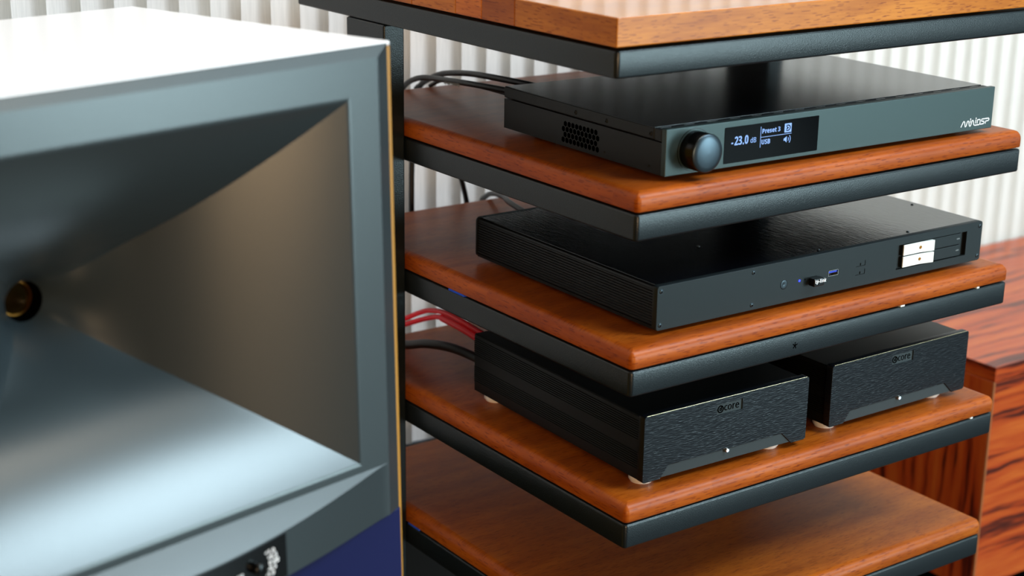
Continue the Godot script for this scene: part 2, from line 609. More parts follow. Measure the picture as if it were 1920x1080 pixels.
# ================================================================ the room
func build_room() -> void:
	var x0 := -2.75
	var x1 := 3.45
	var zb := -0.615
	var zf := 3.30
	var yc := 2.75
	var s := Shape.new()
	s.rbox(Vector3(x0 - 0.1, FLOOR_Y - 0.1, zb - 0.1), Vector3(x1 + 0.1, FLOOR_Y, zf + 0.1))
	structure(put("floor", s, mats.floor_oak), "dark wooden floor under the rack and the sideboard", "floor")
	s = Shape.new()
	s.rbox(Vector3(x0 - 0.1, yc, zb - 0.1), Vector3(x1 + 0.1, yc + 0.1, zf + 0.1))
	structure(put("ceiling", s, mats.ceiling_paint), "plain beige ceiling above the rack", "ceiling")
	s = Shape.new()
	s.rbox(Vector3(x0 - 0.1, FLOOR_Y, zb), Vector3(x0, yc, zf))
	structure(put("wall_left", s, mats.wall_paint), "plain tan wall on the left of the room", "wall")
	s = Shape.new()
	s.rbox(Vector3(x1, FLOOR_Y, zb), Vector3(x1 + 0.1, yc, zf))
	structure(put("wall_right", s, mats.wall_dark), "plain dark wall on the right of the room", "wall")
	s = Shape.new()      # front wall with two openings
	for q in [[x0, -2.35, FLOOR_Y, yc], [-2.35, -0.60, FLOOR_Y, -0.25], [-2.35, -0.60, 0.75, yc], [-0.60, 1.90, FLOOR_Y, yc], [1.90, 3.30, FLOOR_Y, -0.55], [1.90, 3.30, 1.25, yc], [3.30, x1, FLOOR_Y, yc]]:
		s.rbox(Vector3(minf(q[0], q[1]), q[2], 3.20), Vector3(maxf(q[0], q[1]), q[3], zf))
	structure(put("wall_front", s, mats.wall_dark), "dark wall with two windows facing the rack", "wall")
	# the back wall is open over its whole width; a blind of overlapping fabric strips hangs in the opening
	s = Shape.new()
	for q in [[x0 - 0.1, -2.60, FLOOR_Y - 0.1, yc + 0.1], [3.30, x1 + 0.1, FLOOR_Y - 0.1, yc + 0.1], [-2.60, 3.30, 2.68, yc + 0.1], [-2.60, 3.30, FLOOR_Y - 0.1, FLOOR_Y]]:
		s.rbox(Vector3(q[0], q[2], zb - 0.16), Vector3(q[1], q[3], zb - 0.06))
	structure(put("wall_back", s, mats.wall_dark), "edge of the back wall round the wide window opening", "wall")
	s = Shape.new()
	s.rbox(Vector3(-3.4, FLOOR_Y - 0.1, -1.75), Vector3(4.6, 0.12, -1.60))
	structure(put("wall_outside", s, mats.ceiling_paint), "low parapet outside the wide window", "wall")
	s = Shape.new()
	s.rbox(Vector3(-3.4, FLOOR_Y - 0.12, -1.60), Vector3(4.6, FLOOR_Y - 0.02, zb - 0.16))
	structure(put("floor_outside", s, mats.ceiling_paint), "narrow balcony floor outside the wide window", "floor")
	s = Shape.new()
	s.rbox(Vector3(-2.60, FLOOR_Y, zb - 0.055), Vector3(3.30, SILL_Y, zb + 0.006), 0.002)
	structure(put("trim_1", s, mats.skirting_black), "dark low skirting panel under the pale blind", "skirting")
	var blind := thing("vertical_blind", "pale fabric vertical blind of overlapping strips, daylight shining through behind the rack", "blind", Transform3D(Basis.IDENTITY, Vector3(0.55, SILL_Y + 0.002, zb)))
	s = Shape.new()
	s.rbox(Vector3(-3.2, 2.96, -0.03), Vector3(2.85, 3.02, 0.03), 0.003)
	put("head_rail", s, mats.frame_white, blind)
	var pitch := 0.0360
	var strip := Shape.new()
	var prof := [Vector2(-0.0490, -0.0020), Vector2(-0.0330, -0.0008), Vector2(-0.0160, 0.0014), Vector2(-0.0011, 0.0040), Vector2(-0.0003, 0.0041), Vector2(0.0, 0.0034), Vector2(-0.0004, 0.0026)]
	for k in prof.size() - 1:
		var a: Vector2 = prof[k]
		var b: Vector2 = prof[k + 1]
		strip.quad(Vector3(a.x, 0.0, a.y), Vector3(b.x, 0.0, b.y), Vector3(b.x, 2.96, b.y), Vector3(a.x, 2.96, a.y), Vector3(a.y - b.y, 0, b.x - a.x))
	var one := strip.mesh()
	var rng := RandomNumberGenerator.new()
	rng.seed = 5
	var tones: Array = []
	for k in 4:
		var m: StandardMaterial3D = mats.blind_fabric.duplicate()
		m.uv1_offset = Vector3(k * 0.23, k * 0.31, k * 0.17)
		tones.append(m)
	for k in range(-64, 102):
		put_mesh("blind_strip", one, tones[rng.randi() % 4], blind, Transform3D(Basis.IDENTITY, Vector3(-0.3093 - 0.55 + k * pitch, 0, 0.002)))


# ================================================================ the rack
func build_rack() -> void:
	var rack := thing("equipment_rack", "black steel rack with red-brown wooden shelves holding the electronics", "rack", Transform3D(Basis.IDENTITY, Vector3(0, FLOOR_Y, 0)))
	var up := Transform3D(Basis.IDENTITY, Vector3(0, -FLOOR_Y, 0))
	var steel: Material = mats.powder_steel
	# frames
	var s := Shape.new()
	s.t = up
	s.tube_ring(-0.0243, W + 0.0243, -0.543, -0.0032, TOP_Y - TUBE, TOP_Y, TUBE, 0.004, 0.0022)
	put("top_frame", s, steel, rack)
	s = Shape.new()
	s.t = up
	s.rbox(Vector3(-0.0243 + TUBE - 0.001, TOP_Y - 0.0035, -0.543 + TUBE - 0.001), Vector3(W + 0.0243 - TUBE + 0.001, TOP_Y - 0.0015, -0.0032 - TUBE + 0.001))
	put("support_sheet", s, mats.hole_black, rack)
	for y in SHELF_Y:
		s = Shape.new()
		s.t = up
		s.tube_ring(0.0, W, -0.515, 0.0, y - TUBE, y, TUBE, 0.004, 0.0022)
		put("shelf_frame", s, steel, rack)
		s = Shape.new()
		s.t = up
		s.rbox(Vector3(TUBE - 0.001, y - 0.0035, -0.515 + TUBE - 0.001), Vector3(W - TUBE + 0.001, y - 0.0015, -TUBE + 0.001))
		put("support_sheet", s, mats.hole_black, rack)
	# the two uprights and their feet
	for x in [-0.0243, W + 0.0003]:
		s = Shape.new()
		s.t = up
		s.rbox(Vector3(x, FLOOR_Y + 0.03, -0.4388), Vector3(x + 0.024, TOP_Y - TUBE - 0.0004, -0.3655), 0.002)
		put("upright", s, steel, rack)
		s = Shape.new()
		s.t = up
		s.rbox(Vector3(x, FLOOR_Y, -0.54), Vector3(x + 0.024, FLOOR_Y + 0.03, 0.02), 0.003)
		put("foot_rail", s, steel, rack)
	# a dark chip in the paint of the third frame
	s = Shape.new()
	s.t = up
	for q in [0.3, 1.5, 2.6, 4.0, 5.2]:
		stroke(s, [Vector2(0.1975, SHELF_Y[1] - 0.0125), Vector2(0.1975 + 0.0030 * cos(q), SHELF_Y[1] - 0.0125 + 0.0030 * sin(q))], 0.0011, -0.0003, 0.0001)
	put("paint_chip", s, mats.hole_black, rack)
	# boards
	for i in 4:
		s = Shape.new()
		var y: float = SHELF_Y[i]
		s.t = Transform3D(Basis.IDENTITY, Vector3(0, y - FLOOR_Y, 0))
		var r := 0.009
		var layers := [[0.0015, 0.0016], [0.0005, 0.0020], [0.0, 0.0030]]
		for k in 7:
			var an := PI / 2 * k / 6.0
			layers.append([r - r * cos(an), BOARD - r + r * sin(an)])
		s.slab(0.0, W, -0.516, 0.0006, 0.005, layers)
		put("shelf_board", s, board_material(Vector3(0.37 * i + 0.1, 0.21 * i, 0.29 * i + 0.05), [Color(0.76, 0.55, 0.36), Color(0.77, 0.56, 0.37), Color(0.78, 0.58, 0.38), Color(0.76, 0.58, 0.40)][i]), rack)
	# the thick top, glued up from planks that run along the front
	var z := 0.0
	var widths := [0.1407, 0.0507, 0.0420, 0.0750, 0.0620, 0.0850, 0.0876]
	var tints := [Color(0.90, 0.81, 0.62), Color(0.80, 0.66, 0.56), Color(0.96, 0.80, 0.70), Color(0.95, 0.85, 0.75), Color(0.9, 0.8, 0.7), Color(0.97, 0.86, 0.76), Color(0.9, 0.78, 0.7)]
	for i in widths.size():
		s = Shape.new()
		s.t = up
		s.rbox(Vector3(-0.0275, TOP_Y + 0.0028, z - widths[i] + 0.0001), Vector3(W + 0.0275, TOP_Y + 0.0268, z - 0.0001), 0.0012, 2)
		var grain := board_material(Vector3(0.13 + 0.41 * i, 0.17 * i, 0.07 + 0.33 * i), tints[i], 0.30)
		var plank := put("tabletop_plank", s, grain, rack)
		# the upper side is varnished to a gloss
		s = Shape.new()
		s.t = up
		s.rbox(Vector3(-0.0263, TOP_Y + 0.0266, z - widths[i] + 0.0012), Vector3(W + 0.0263, TOP_Y + 0.02695, z - 0.0012), 0.0001, 1)
		var gloss: StandardMaterial3D = grain.duplicate()
		gloss.roughness = 0.12
		gloss.metallic_specular = 0.7
		put("varnished_face", s, gloss, plank)
		z -= widths[i]
	# thin pads between frames and boards
	for q in [[0.343, -0.004, 1, "felt_white", 0.006], [0.455, -0.004, 1, "felt_white", 0.004], [0.466, -0.004, 2, "felt_white", 0.004]]:
		s = Shape.new()
		s.t = up
		s.rbox(Vector3(q[0] - q[4] / 2, SHELF_Y[q[2]] - 0.0002, -0.014), Vector3(q[0] + q[4] / 2, SHELF_Y[q[2]] + 0.0021, -0.0002), 0.0004, 1)
		put("board_pad", s, mats[q[3]], rack)
	for q in [[-0.272, 1, 0.028], [-0.353, 3, 0.022]]:
		s = Shape.new()
		s.t = up
		s.rbox(Vector3(0.0002, SHELF_Y[q[1]] - 0.0002, q[0] - q[2] / 2), Vector3(0.012, SHELF_Y[q[1]] + 0.0021, q[0] + q[2] / 2), 0.0004, 1)
		put("board_pad", s, mats.felt_blue, rack)
	for y in [TOP_Y]:
		for q in [[0.02, -0.05], [0.45, -0.05], [0.02, -0.5], [0.45, -0.5]]:
			s = Shape.new()
			s.t = up
			s.rbox(Vector3(q[0], y - 0.0002, q[1] - 0.01), Vector3(q[0] + 0.02, y + 0.003, q[1] + 0.01), 0.0004, 1)
			put("board_pad", s, mats.rubber, rack)


# ================================================================ the sideboard
func build_sideboard() -> void:
	var top := -0.2451
	var x0 := 0.78
	var x1 := 2.30
	var zf := -0.2123
	var zb := -0.604
	var o := thing("sideboard", "low glossy rosewood sideboard against the pale blind, right of the rack", "sideboard", Transform3D(Basis.IDENTITY, Vector3(0, FLOOR_Y, 0)))
	var up := Transform3D(Basis.IDENTITY, Vector3(0, -FLOOR_Y, 0))
	var s := Shape.new()
	s.t = up
	s.rbox(Vector3(x0 + 0.0004, top - 0.020, zb), Vector3(x1, top, zf), 0.0012, 2)
	put("top_panel", s, mats.rosewood, o)
	# upright grain on the side: the panel is built lying along its grain and stood up
	s = Shape.new()
	s.rbox(Vector3(FLOOR_Y + 0.06, -0.022, zb), Vector3(top - 0.0202, 0.0, zf - 0.003), 0.0008, 2)
	var side := put("side_panel", s, mats.rosewood, o)
	side.transform = Transform3D(Basis(Vector3(0, 1, 0), Vector3(-1, 0, 0), Vector3(0, 0, 1)), Vector3(x0, -FLOOR_Y, 0))
	var far_side := put("side_panel", s, mats.rosewood, o)
	far_side.transform = Transform3D(Basis(Vector3(0, 1, 0), Vector3(-1, 0, 0), Vector3(0, 0, 1)), Vector3(x1 - 0.022, -FLOOR_Y, 0))
	s = Shape.new()
	s.t = up
	s.rbox(Vector3(x0, FLOOR_Y + 0.06, zf - 0.003), Vector3(x0 + 0.0022, top - 0.0202, zf + 0.0002), 0.0006, 1)
	put("edge_strip", s, mats.edge_veneer, o)
	for k in 3:
		s = Shape.new()
		s.t = up
		var a := x0 + 0.0026 + k * 0.505
		s.rbox(Vector3(a, FLOOR_Y + 0.062, zf - 0.020), Vector3(minf(a + 0.503, x1 - 0.002), top - 0.0206, zf), 0.0008, 2)
		put("door", s, mats.rosewood, o)
	s = Shape.new()
	s.t = up
	s.rbox(Vector3(x0 + 0.03, FLOOR_Y + 0.06, zb), Vector3(x1 - 0.03, FLOOR_Y + 0.08, zf - 0.02))
	put("bottom_panel", s, mats.rosewood, o)
	s = Shape.new()
	s.t = up
	s.rbox(Vector3(x0 + 0.04, FLOOR_Y, zb + 0.03), Vector3(x1 - 0.04, FLOOR_Y + 0.06, zf - 0.05))
	put("plinth", s, mats.hole_black, o)


# ================================================================ the loudspeaker
const SPK_AXIS := -0.2278          # x of the horn's axis
const SPK_HALF := 0.2078           # half the width of the curved band
const SPK_FRONT := 0.006


func band(x: float) -> float:
	var u := (x - SPK_AXIS) / SPK_HALF
	return pow(maxf(0.0, 1.0 - u * u), 1.15)


func build_speaker() -> void:
	var turn := Basis.from_euler(Vector3(deg_to_rad(-1.29), deg_to_rad(11.18), deg_to_rad(0.24)))
	var corner := Vector3(-0.2403, 0.2733, 0.0023)       # the upper right front corner of the cabinet
	var high := 0.745
	var deep := 0.3242
	var wide := 0.4556
	var base := corner + turn * Vector3(-wide / 2, -high, -deep / 2)
	var o := thing("loudspeaker", "large horn loudspeaker with grey horn baffle, white top and blue lower baffle", "loudspeaker", Transform3D(turn, base))
	var t := Transform3D(Basis.IDENTITY, Vector3(wide / 2, high, deep / 2))
	# cabinet: white top, golden wood sides
	var s := Shape.new()
	s.t = t
	s.rbox(Vector3(-wide, -0.0035, -deep), Vector3(0.0, 0.0, 0.0), 0.0012, 3)
	put("top_panel", s, mats.white_lacquer, o)
	for x in [-0.018, -wide]:
		s = Shape.new()
		s.t = t
		s.rbox(Vector3(x, -high, -deep), Vector3(x + 0.018, -0.0036, -0.0002), 0.0008, 2)
		put("side_panel", s, mats.gold_wood, o)
	s = Shape.new()
	s.t = t
	s.rbox(Vector3(-wide + 0.0182, -high, -deep), Vector3(-0.0182, -0.0036, -deep + 0.018))
	put("rear_panel", s, mats.gold_wood, o)
	s = Shape.new()
	s.t = t
	s.rbox(Vector3(-wide + 0.0182, -high, -deep + 0.0182), Vector3(-0.0182, -high + 0.018, -0.02))
	put("bottom_panel", s, mats.gold_wood, o)
	horn_baffle(o, t)
	horn(o, t)
	# blue lower baffle, its upper edge bowed along the grey band
	s = Shape.new()
	s.t = t
	var poly := PackedVector2Array()
	for k in 33:
		var x := -0.0034 - (wide - 0.0068) * k / 32.0
		poly.append(Vector2(x, -0.3640 - 0.009 * band(x)))
	poly.append(Vector2(-wide + 0.0034, -high + 0.004))
	poly.append(Vector2(-0.0034, -high + 0.004))
	s.extrude(poly, -0.018, 0.0025, 0.0008)
	put("lower_baffle", s, mats.baffle_blue, o)
	# woofer, below the frame of the photograph
	s = Shape.new()
	s.t = t * Transform3D(Basis(Vector3.RIGHT, PI / 2), Vector3(SPK_AXIS, -0.565, 0.0026))
	s.lathe([[0.165, 0.0], [0.165, 0.006], [0.158, 0.010], [0.146, 0.009], [0.143, 0.004]], 64)
	var wf := put("woofer", s, mats.smooth_plate, o)
	var c := Shape.new()
	c.t = s.t
	c.lathe([[0.143, 0.004], [0.132, 0.010], [0.122, 0.003], [0.05, -0.015], [0.035, 0.004], [0.018, 0.010], [0.0, 0.012]], 64)
	put("cone", c, mats.cone_paper, wf)
	# stand
	var st := thing("speaker_stand", "low black stand carrying the loudspeaker", "stand", Transform3D(Basis.from_euler(Vector3(0, deg_to_rad(11.18), 0)), Vector3(base.x, FLOOR_Y, base.z)))
	s = Shape.new()
	s.rbox(Vector3(-0.21, 0.0, -0.14), Vector3(0.21, 0.02, 0.14), 0.003)
	put("base_plate", s, mats.powder_steel, st)
	for x in [-0.17, 0.13]:
		s = Shape.new()
		s.rbox(Vector3(x, 0.02, -0.11), Vector3(x + 0.04, base.y - FLOOR_Y - 0.018, 0.11), 0.003)
		put("support", s, mats.powder_steel, st)
	s = Shape.new()
	s.t = Transform3D(Basis.from_euler(Vector3(deg_to_rad(-1.29), 0, deg_to_rad(0.24))), Vector3(0, base.y - FLOOR_Y, 0))
	s.rbox(Vector3(-0.21, -0.021, -0.14), Vector3(0.21, -0.0005, 0.14), 0.003)
	put("top_plate", s, mats.powder_steel, st)


func horn_baffle(o: Node3D, t: Transform3D) -> void:
	var paint: Material = mats.horn_paint
	var s := Shape.new()
	s.t = t
	var f := SPK_FRONT
	var xr := -0.0177
	var xl := 2 * SPK_AXIS - xr
	var yt := -0.0092
	var yb := -0.3209
	var or_ := -0.0030
	var ol := 2 * SPK_AXIS - or_
	var ot := -0.0012
	var r := 0.008                    # rounding of the horn's mouth, up to the slope of its walls
	var turn_end := 0.46
	var lip := r * sin(turn_end)
	var mx := [SPK_AXIS - 0.18 - lip, SPK_AXIS + 0.18 + lip]
	var my := [-0.3124 - lip, -0.0384 + lip]
	# flat frame round the mouth
	s.quad(Vector3(xl, yt, f), Vector3(xr, yt, f), Vector3(xr, my[1], f), Vector3(xl, my[1], f), Vector3.BACK)
	s.quad(Vector3(xl, my[0], f), Vector3(xr, my[0], f), Vector3(xr, yb, f), Vector3(xl, yb, f), Vector3.BACK)
	s.quad(Vector3(mx[1], my[1], f), Vector3(xr, my[1], f), Vector3(xr, my[0], f), Vector3(mx[1], my[0], f), Vector3.BACK)
	s.quad(Vector3(xl, my[1], f), Vector3(mx[0], my[1], f), Vector3(mx[0], my[0], f), Vector3(xl, my[0], f), Vector3.BACK)
	# chamfers to the cabinet
	s.quad(Vector3(ol, ot, 0), Vector3(or_, ot, 0), Vector3(xr, yt, f), Vector3(xl, yt, f), Vector3(0, 1, 1))
	var ye := -0.3640
	for side in [[xr, or_], [xl, ol]]:
		s.quad(Vector3(side[1], ot, 0), Vector3(side[0], yt, f), Vector3(side[0], ye, f), Vector3(side[1], ye, 0), Vector3(side[1] - SPK_AXIS, 0, 0.2))
		s.quad(Vector3(side[1], ot, 0), Vector3(side[1], ye, 0), Vector3(side[1], ye, -0.02), Vector3(side[1], ot, -0.02), Vector3(side[1] - SPK_AXIS, 0, 0))
	s.quad(Vector3(ol, ot, 0), Vector3(or_, ot, 0), Vector3(or_, ot, -0.02), Vector3(ol, ot, -0.02), Vector3.UP)
	# rounded lip of the mouth
	for k in 4:
		var a := turn_end * k / 4.0
		var b := turn_end * (k + 1) / 4.0
		for q in 4:
			var pts: Array[Vector3] = []
			var nn: Array[Vector3] = []
			for e in [[a, 0], [a, 1], [b, 1], [b, 0]]:
				var inset := r * sin(e[0])
				var z := f - r * (1.0 - cos(e[0]))
				var rect := [mx[0] + inset, mx[1] - inset, my[0] + inset, my[1] - inset]
				var co: Array[Vector2] = [Vector2(rect[1], rect[3]), Vector2(rect[1], rect[2]), Vector2(rect[0], rect[2]), Vector2(rect[0], rect[3])]
				var p: Vector2 = co[(q + e[1]) % 4]
				pts.append(Vector3(p.x, p.y, z))
				var inward: Vector2 = [Vector2(-1, 0), Vector2(0, 1), Vector2(1, 0), Vector2(0, -1)][q]
				nn.append(Vector3(inward.x * sin(e[0]), inward.y * sin(e[0]), cos(e[0])))
			s.quad_n(pts[0], pts[1], pts[2], pts[3], nn[0], nn[1], nn[2], nn[3])
	# the sloping ledge and the bowed band below it
	var m := 48
	var zm := 0.0185
	var dy := 0.0182
	var at := func(x: float) -> Array: return [yb - dy * band(x), f + zm * band(x)]
	for k in m:
		var xa := lerpf(xr, xl, float(k) / m)
		var xb := lerpf(xr, xl, float(k + 1) / m)
		var pa: Array = at.call(xa)
		var pb: Array = at.call(xb)
		s.quad(Vector3(xa, yb, f), Vector3(xb, yb, f), Vector3(xb, pb[0], pb[1]), Vector3(xa, pa[0], pa[1]), Vector3(0, 1, 1))
		var na := Vector3(0, 0, 1)
		var ga: float = (at.call(xa + 0.001)[1] - at.call(xa - 0.001)[1]) / 0.002
		var gb: float = (at.call(xb + 0.001)[1] - at.call(xb - 0.001)[1]) / 0.002
		na = Vector3(-ga, 0, 1).normalized()
		var nb := Vector3(-gb, 0, 1).normalized()
		var ea := -0.3640 - 0.009 * band(xa)
		var eb := -0.3640 - 0.009 * band(xb)
		s.quad_n(Vector3(xa, pa[0], pa[1]), Vector3(xb, pb[0], pb[1]), Vector3(xb, eb, pb[1]), Vector3(xa, ea, pa[1]), na, nb, nb, na)
		s.quad(Vector3(xa, ea, pa[1]), Vector3(xb, eb, pb[1]), Vector3(xb, eb, 0), Vector3(xa, ea, 0), Vector3.DOWN)
	put("horn_baffle", s, paint, o)
	# black control panel in the band
	s = Shape.new()
	s.t = t
	var pl := 2 * SPK_AXIS + 0.1315
	for k in 24:
		var xa := lerpf(-0.1315, pl, k / 24.0)
		var xb := lerpf(-0.1315, pl, (k + 1) / 24.0)
		var pa: Array = at.call(xa)
		var pb: Array = at.call(xb)
		var h := 0.0006
		var ea := -0.3640 - 0.009 * band(xa) + 0.001
		var eb := -0.3640 - 0.009 * band(xb) + 0.001
		s.quad(Vector3(xa, pa[0] - 0.0012, pa[1] + h), Vector3(xb, pb[0] - 0.0012, pb[1] + h), Vector3(xb, eb, pb[1] + h), Vector3(xa, ea, pa[1] + h), Vector3.BACK)
		s.quad(Vector3(xa, pa[0] - 0.0012, pa[1] + h), Vector3(xb, pb[0] - 0.0012, pb[1] + h), Vector3(xb, pb[0] - 0.0012, pb[1] - h), Vector3(xa, pa[0] - 0.0012, pa[1] - h), Vector3.UP)
	var p0: Array = at.call(-0.1315)
	s.quad(Vector3(-0.1315, p0[0] - 0.0012, p0[1] + 0.0006), Vector3(-0.1315, -0.37, p0[1] + 0.0006), Vector3(-0.1315, -0.37, p0[1] - 0.0006), Vector3(-0.1315, p0[0] - 0.0012, p0[1] - 0.0006), Vector3.RIGHT)
	var panel := put("control_panel", s, mats.gloss_black, o)
	for kx in [-0.1610, 2 * SPK_AXIS + 0.1610]:
		s = Shape.new()
		s.t = t * Transform3D(Basis(Vector3.RIGHT, PI / 2), Vector3(kx, -0.3525, at.call(kx)[1]))
		s.lathe([[0.0048, 0.0], [0.0046, 0.006], [0.0040, 0.0068], [0.0, 0.0068]], 24)
		put("trim_knob", s, mats.knob_side, panel)
	s = Shape.new()
	s.t = t * Transform3D(Basis(Vector3.RIGHT, PI / 2), Vector3(-0.1545, -0.3562, at.call(-0.1545)[1]))
	s.lathe([[0.0011, 0.0], [0.0011, 0.0010], [0.0, 0.0012]], 12)
	put("marker_dot", s, mats.print_white, panel)
	var marks := ["+1.0", "+0.5", "0 dB", "-0.5", "-1.0"]
	var spots := [Vector2(-0.1530, -0.3455), Vector2(-0.1508, -0.3497), Vector2(-0.1498, -0.3540), Vector2(-0.1508, -0.3583), Vector2(-0.1530, -0.3625)]
	for k in 5:
		var p: Vector2 = spots[k]
		text("print", marks[k], panel, t * Transform3D(Basis(Vector3.UP, 0.05), Vector3(p.x, p.y - 0.0010, at.call(p.x - 0.004)[1] + 0.0012)), 0.0023, mats.print_white, 0.0002, true)
	text("print", "HF", panel, t * Transform3D(Basis(Vector3.UP, 0.05), Vector3(-0.1790, -0.3560, at.call(-0.18)[1] + 0.0012)), 0.0034, mats.print_white, 0.0002, true)


func horn(o: Node3D, t: Transform3D) -> void:
	# each wall runs from the round throat to the square mouth
	var deep := 0.150
	var hx := 0.18
	var hy := 0.137
	var yc := -0.1754
	var throat := 0.015
	var s := Shape.new()
	s.t = t
	var n_along := 40
	var n_across := 24
	var spot := func(q: int, u: float, w: float) -> Vector3:
		# u: 0 at the throat, 1 at the mouth; w: -1 .. 1 across the wall
		var g := 0.58 * u + 0.42 * u * u * u
		var ax := lerpf(throat, hx, g)
		var ay := lerpf(throat, hy, g)
		var flat := Vector2.ZERO
		var an := 0.0
		match q:
			0:
				flat = Vector2(ax, ay * w)
				an = w * PI / 4
			1:
				flat = Vector2(-ax * w, ay)
				an = PI / 2 + w * PI / 4
			2:
				flat = Vector2(-ax, -ay * w)
				an = PI + w * PI / 4
			3:
				flat = Vector2(ax * w, -ay)
				an = 3 * PI / 2 + w * PI / 4
		var ring := Vector2(cos(an) * ax, sin(an) * ay)
		var k := smoothstep(0.0, 0.42, u)
		var p := ring.lerp(flat, k)
		return Vector3(SPK_AXIS + p.x, yc + p.y, SPK_FRONT - 0.0008 - (deep - 0.0008) * (1.0 - u))
	for q in 4:
		for i in n_along:
			for j in n_across:
				var pp: Array[Vector3] = []
				var nn: Array[Vector3] = []
				for e in [[i, j], [i + 1, j], [i + 1, j + 1], [i, j + 1]]:
					var u : float = float(e[0]) / n_along
					var w: float = -1.0 + 2.0 * float(e[1]) / n_across
					var p: Vector3 = spot.call(q, u, w)
					var du: Vector3 = spot.call(q, minf(u + 0.01, 1.0), w) - spot.call(q, maxf(u - 0.01, 0.0), w)
					var dw: Vector3 = spot.call(q, u, minf(w + 0.02, 1.0)) - spot.call(q, u, maxf(w - 0.02, -1.0))
					var m := du.cross(dw).normalized()
					if m.dot(Vector3(SPK_AXIS - p.x, yc - p.y, 0)) < 0.0:
						m = -m
					pp.append(p)
					nn.append(m)
				s.quad_n(pp[0], pp[1], pp[2], pp[3], nn[0], nn[1], nn[2], nn[3])
	var hn := put("horn", s, mats.horn_paint, o)
	# throat: dark tube, brass-coloured ring and the pointed plug inside
	var face := t * Transform3D(Basis(Vector3.RIGHT, PI / 2), Vector3(SPK_AXIS, yc, SPK_FRONT - deep))
	s = Shape.new()
	s.t = face
	s.lathe([[0.0150, 0.0], [0.0142, -0.004], [0.0130, -0.012]], 40)
	put("throat", s, mats.hole_black, hn)
	s = Shape.new()
	s.t = face
	s.lathe([[0.0131, -0.0118], [0.0127, -0.0106], [0.0120, -0.0106], [0.0117, -0.0125]], 40)
	put("throat_ring", s, mats.brass, hn)
	s = Shape.new()
	s.t = face
	s.lathe([[0.0118, -0.0122], [0.0085, -0.0100], [0.0045, -0.0050], [0.0015, 0.0], [0.0, 0.0008]], 32)
	put("phase_plug", s, mats.plug_bronze, hn)


func text(called: String, what: String, parent: Node, where: Transform3D, cap: float, m: Material, depth := 0.0002, bold := false, squeeze := 1.0, middle := false) -> MeshInstance3D:
	var f := SystemFont.new()
	f.font_names = PackedStringArray(["Droid Sans"])
	f.font_weight = 700 if bold else 400
	var g := TextMesh.new()
	g.font = f
	g.text = what
	g.font_size = 48
	g.pixel_size = cap / (48 * 0.714)
	g.depth = depth
	g.curve_step = 2.0
	g.horizontal_alignment = HORIZONTAL_ALIGNMENT_CENTER if middle else HORIZONTAL_ALIGNMENT_LEFT
	g.vertical_alignment = VERTICAL_ALIGNMENT_BOTTOM
	var o := MeshInstance3D.new()
	o.name = numbered(called, parent)
	# the bottom of a text block is its descent line: bring the base line to the given spot
	o.transform = where * Transform3D(Basis.from_scale(Vector3(squeeze, 1, 1)), Vector3(0, -cap * 0.33, 0))
	o.mesh = g
	o.set_surface_override_material(0, m)
	parent.add_child(o, true)
	return o


# ================================================================ electronics
func screw(parent: Node, at: Vector3, r: float, facing := Basis(Vector3.RIGHT, PI / 2), m: Material = null) -> void:
	var s := Shape.new()
	s.t = Transform3D(facing, at)
	s.lathe([[r * 1.25, -0.0002], [r * 1.25, 0.0001], [r * 1.02, 0.0001], [r, -0.0001], [r, 0.0003], [r * 0.8, 0.0007], [r * 0.45, 0.0008], [r * 0.40, -0.0002], [0.0, -0.0002]], 20)
	put("screw", s, m if m else mats.screw_steel, parent)


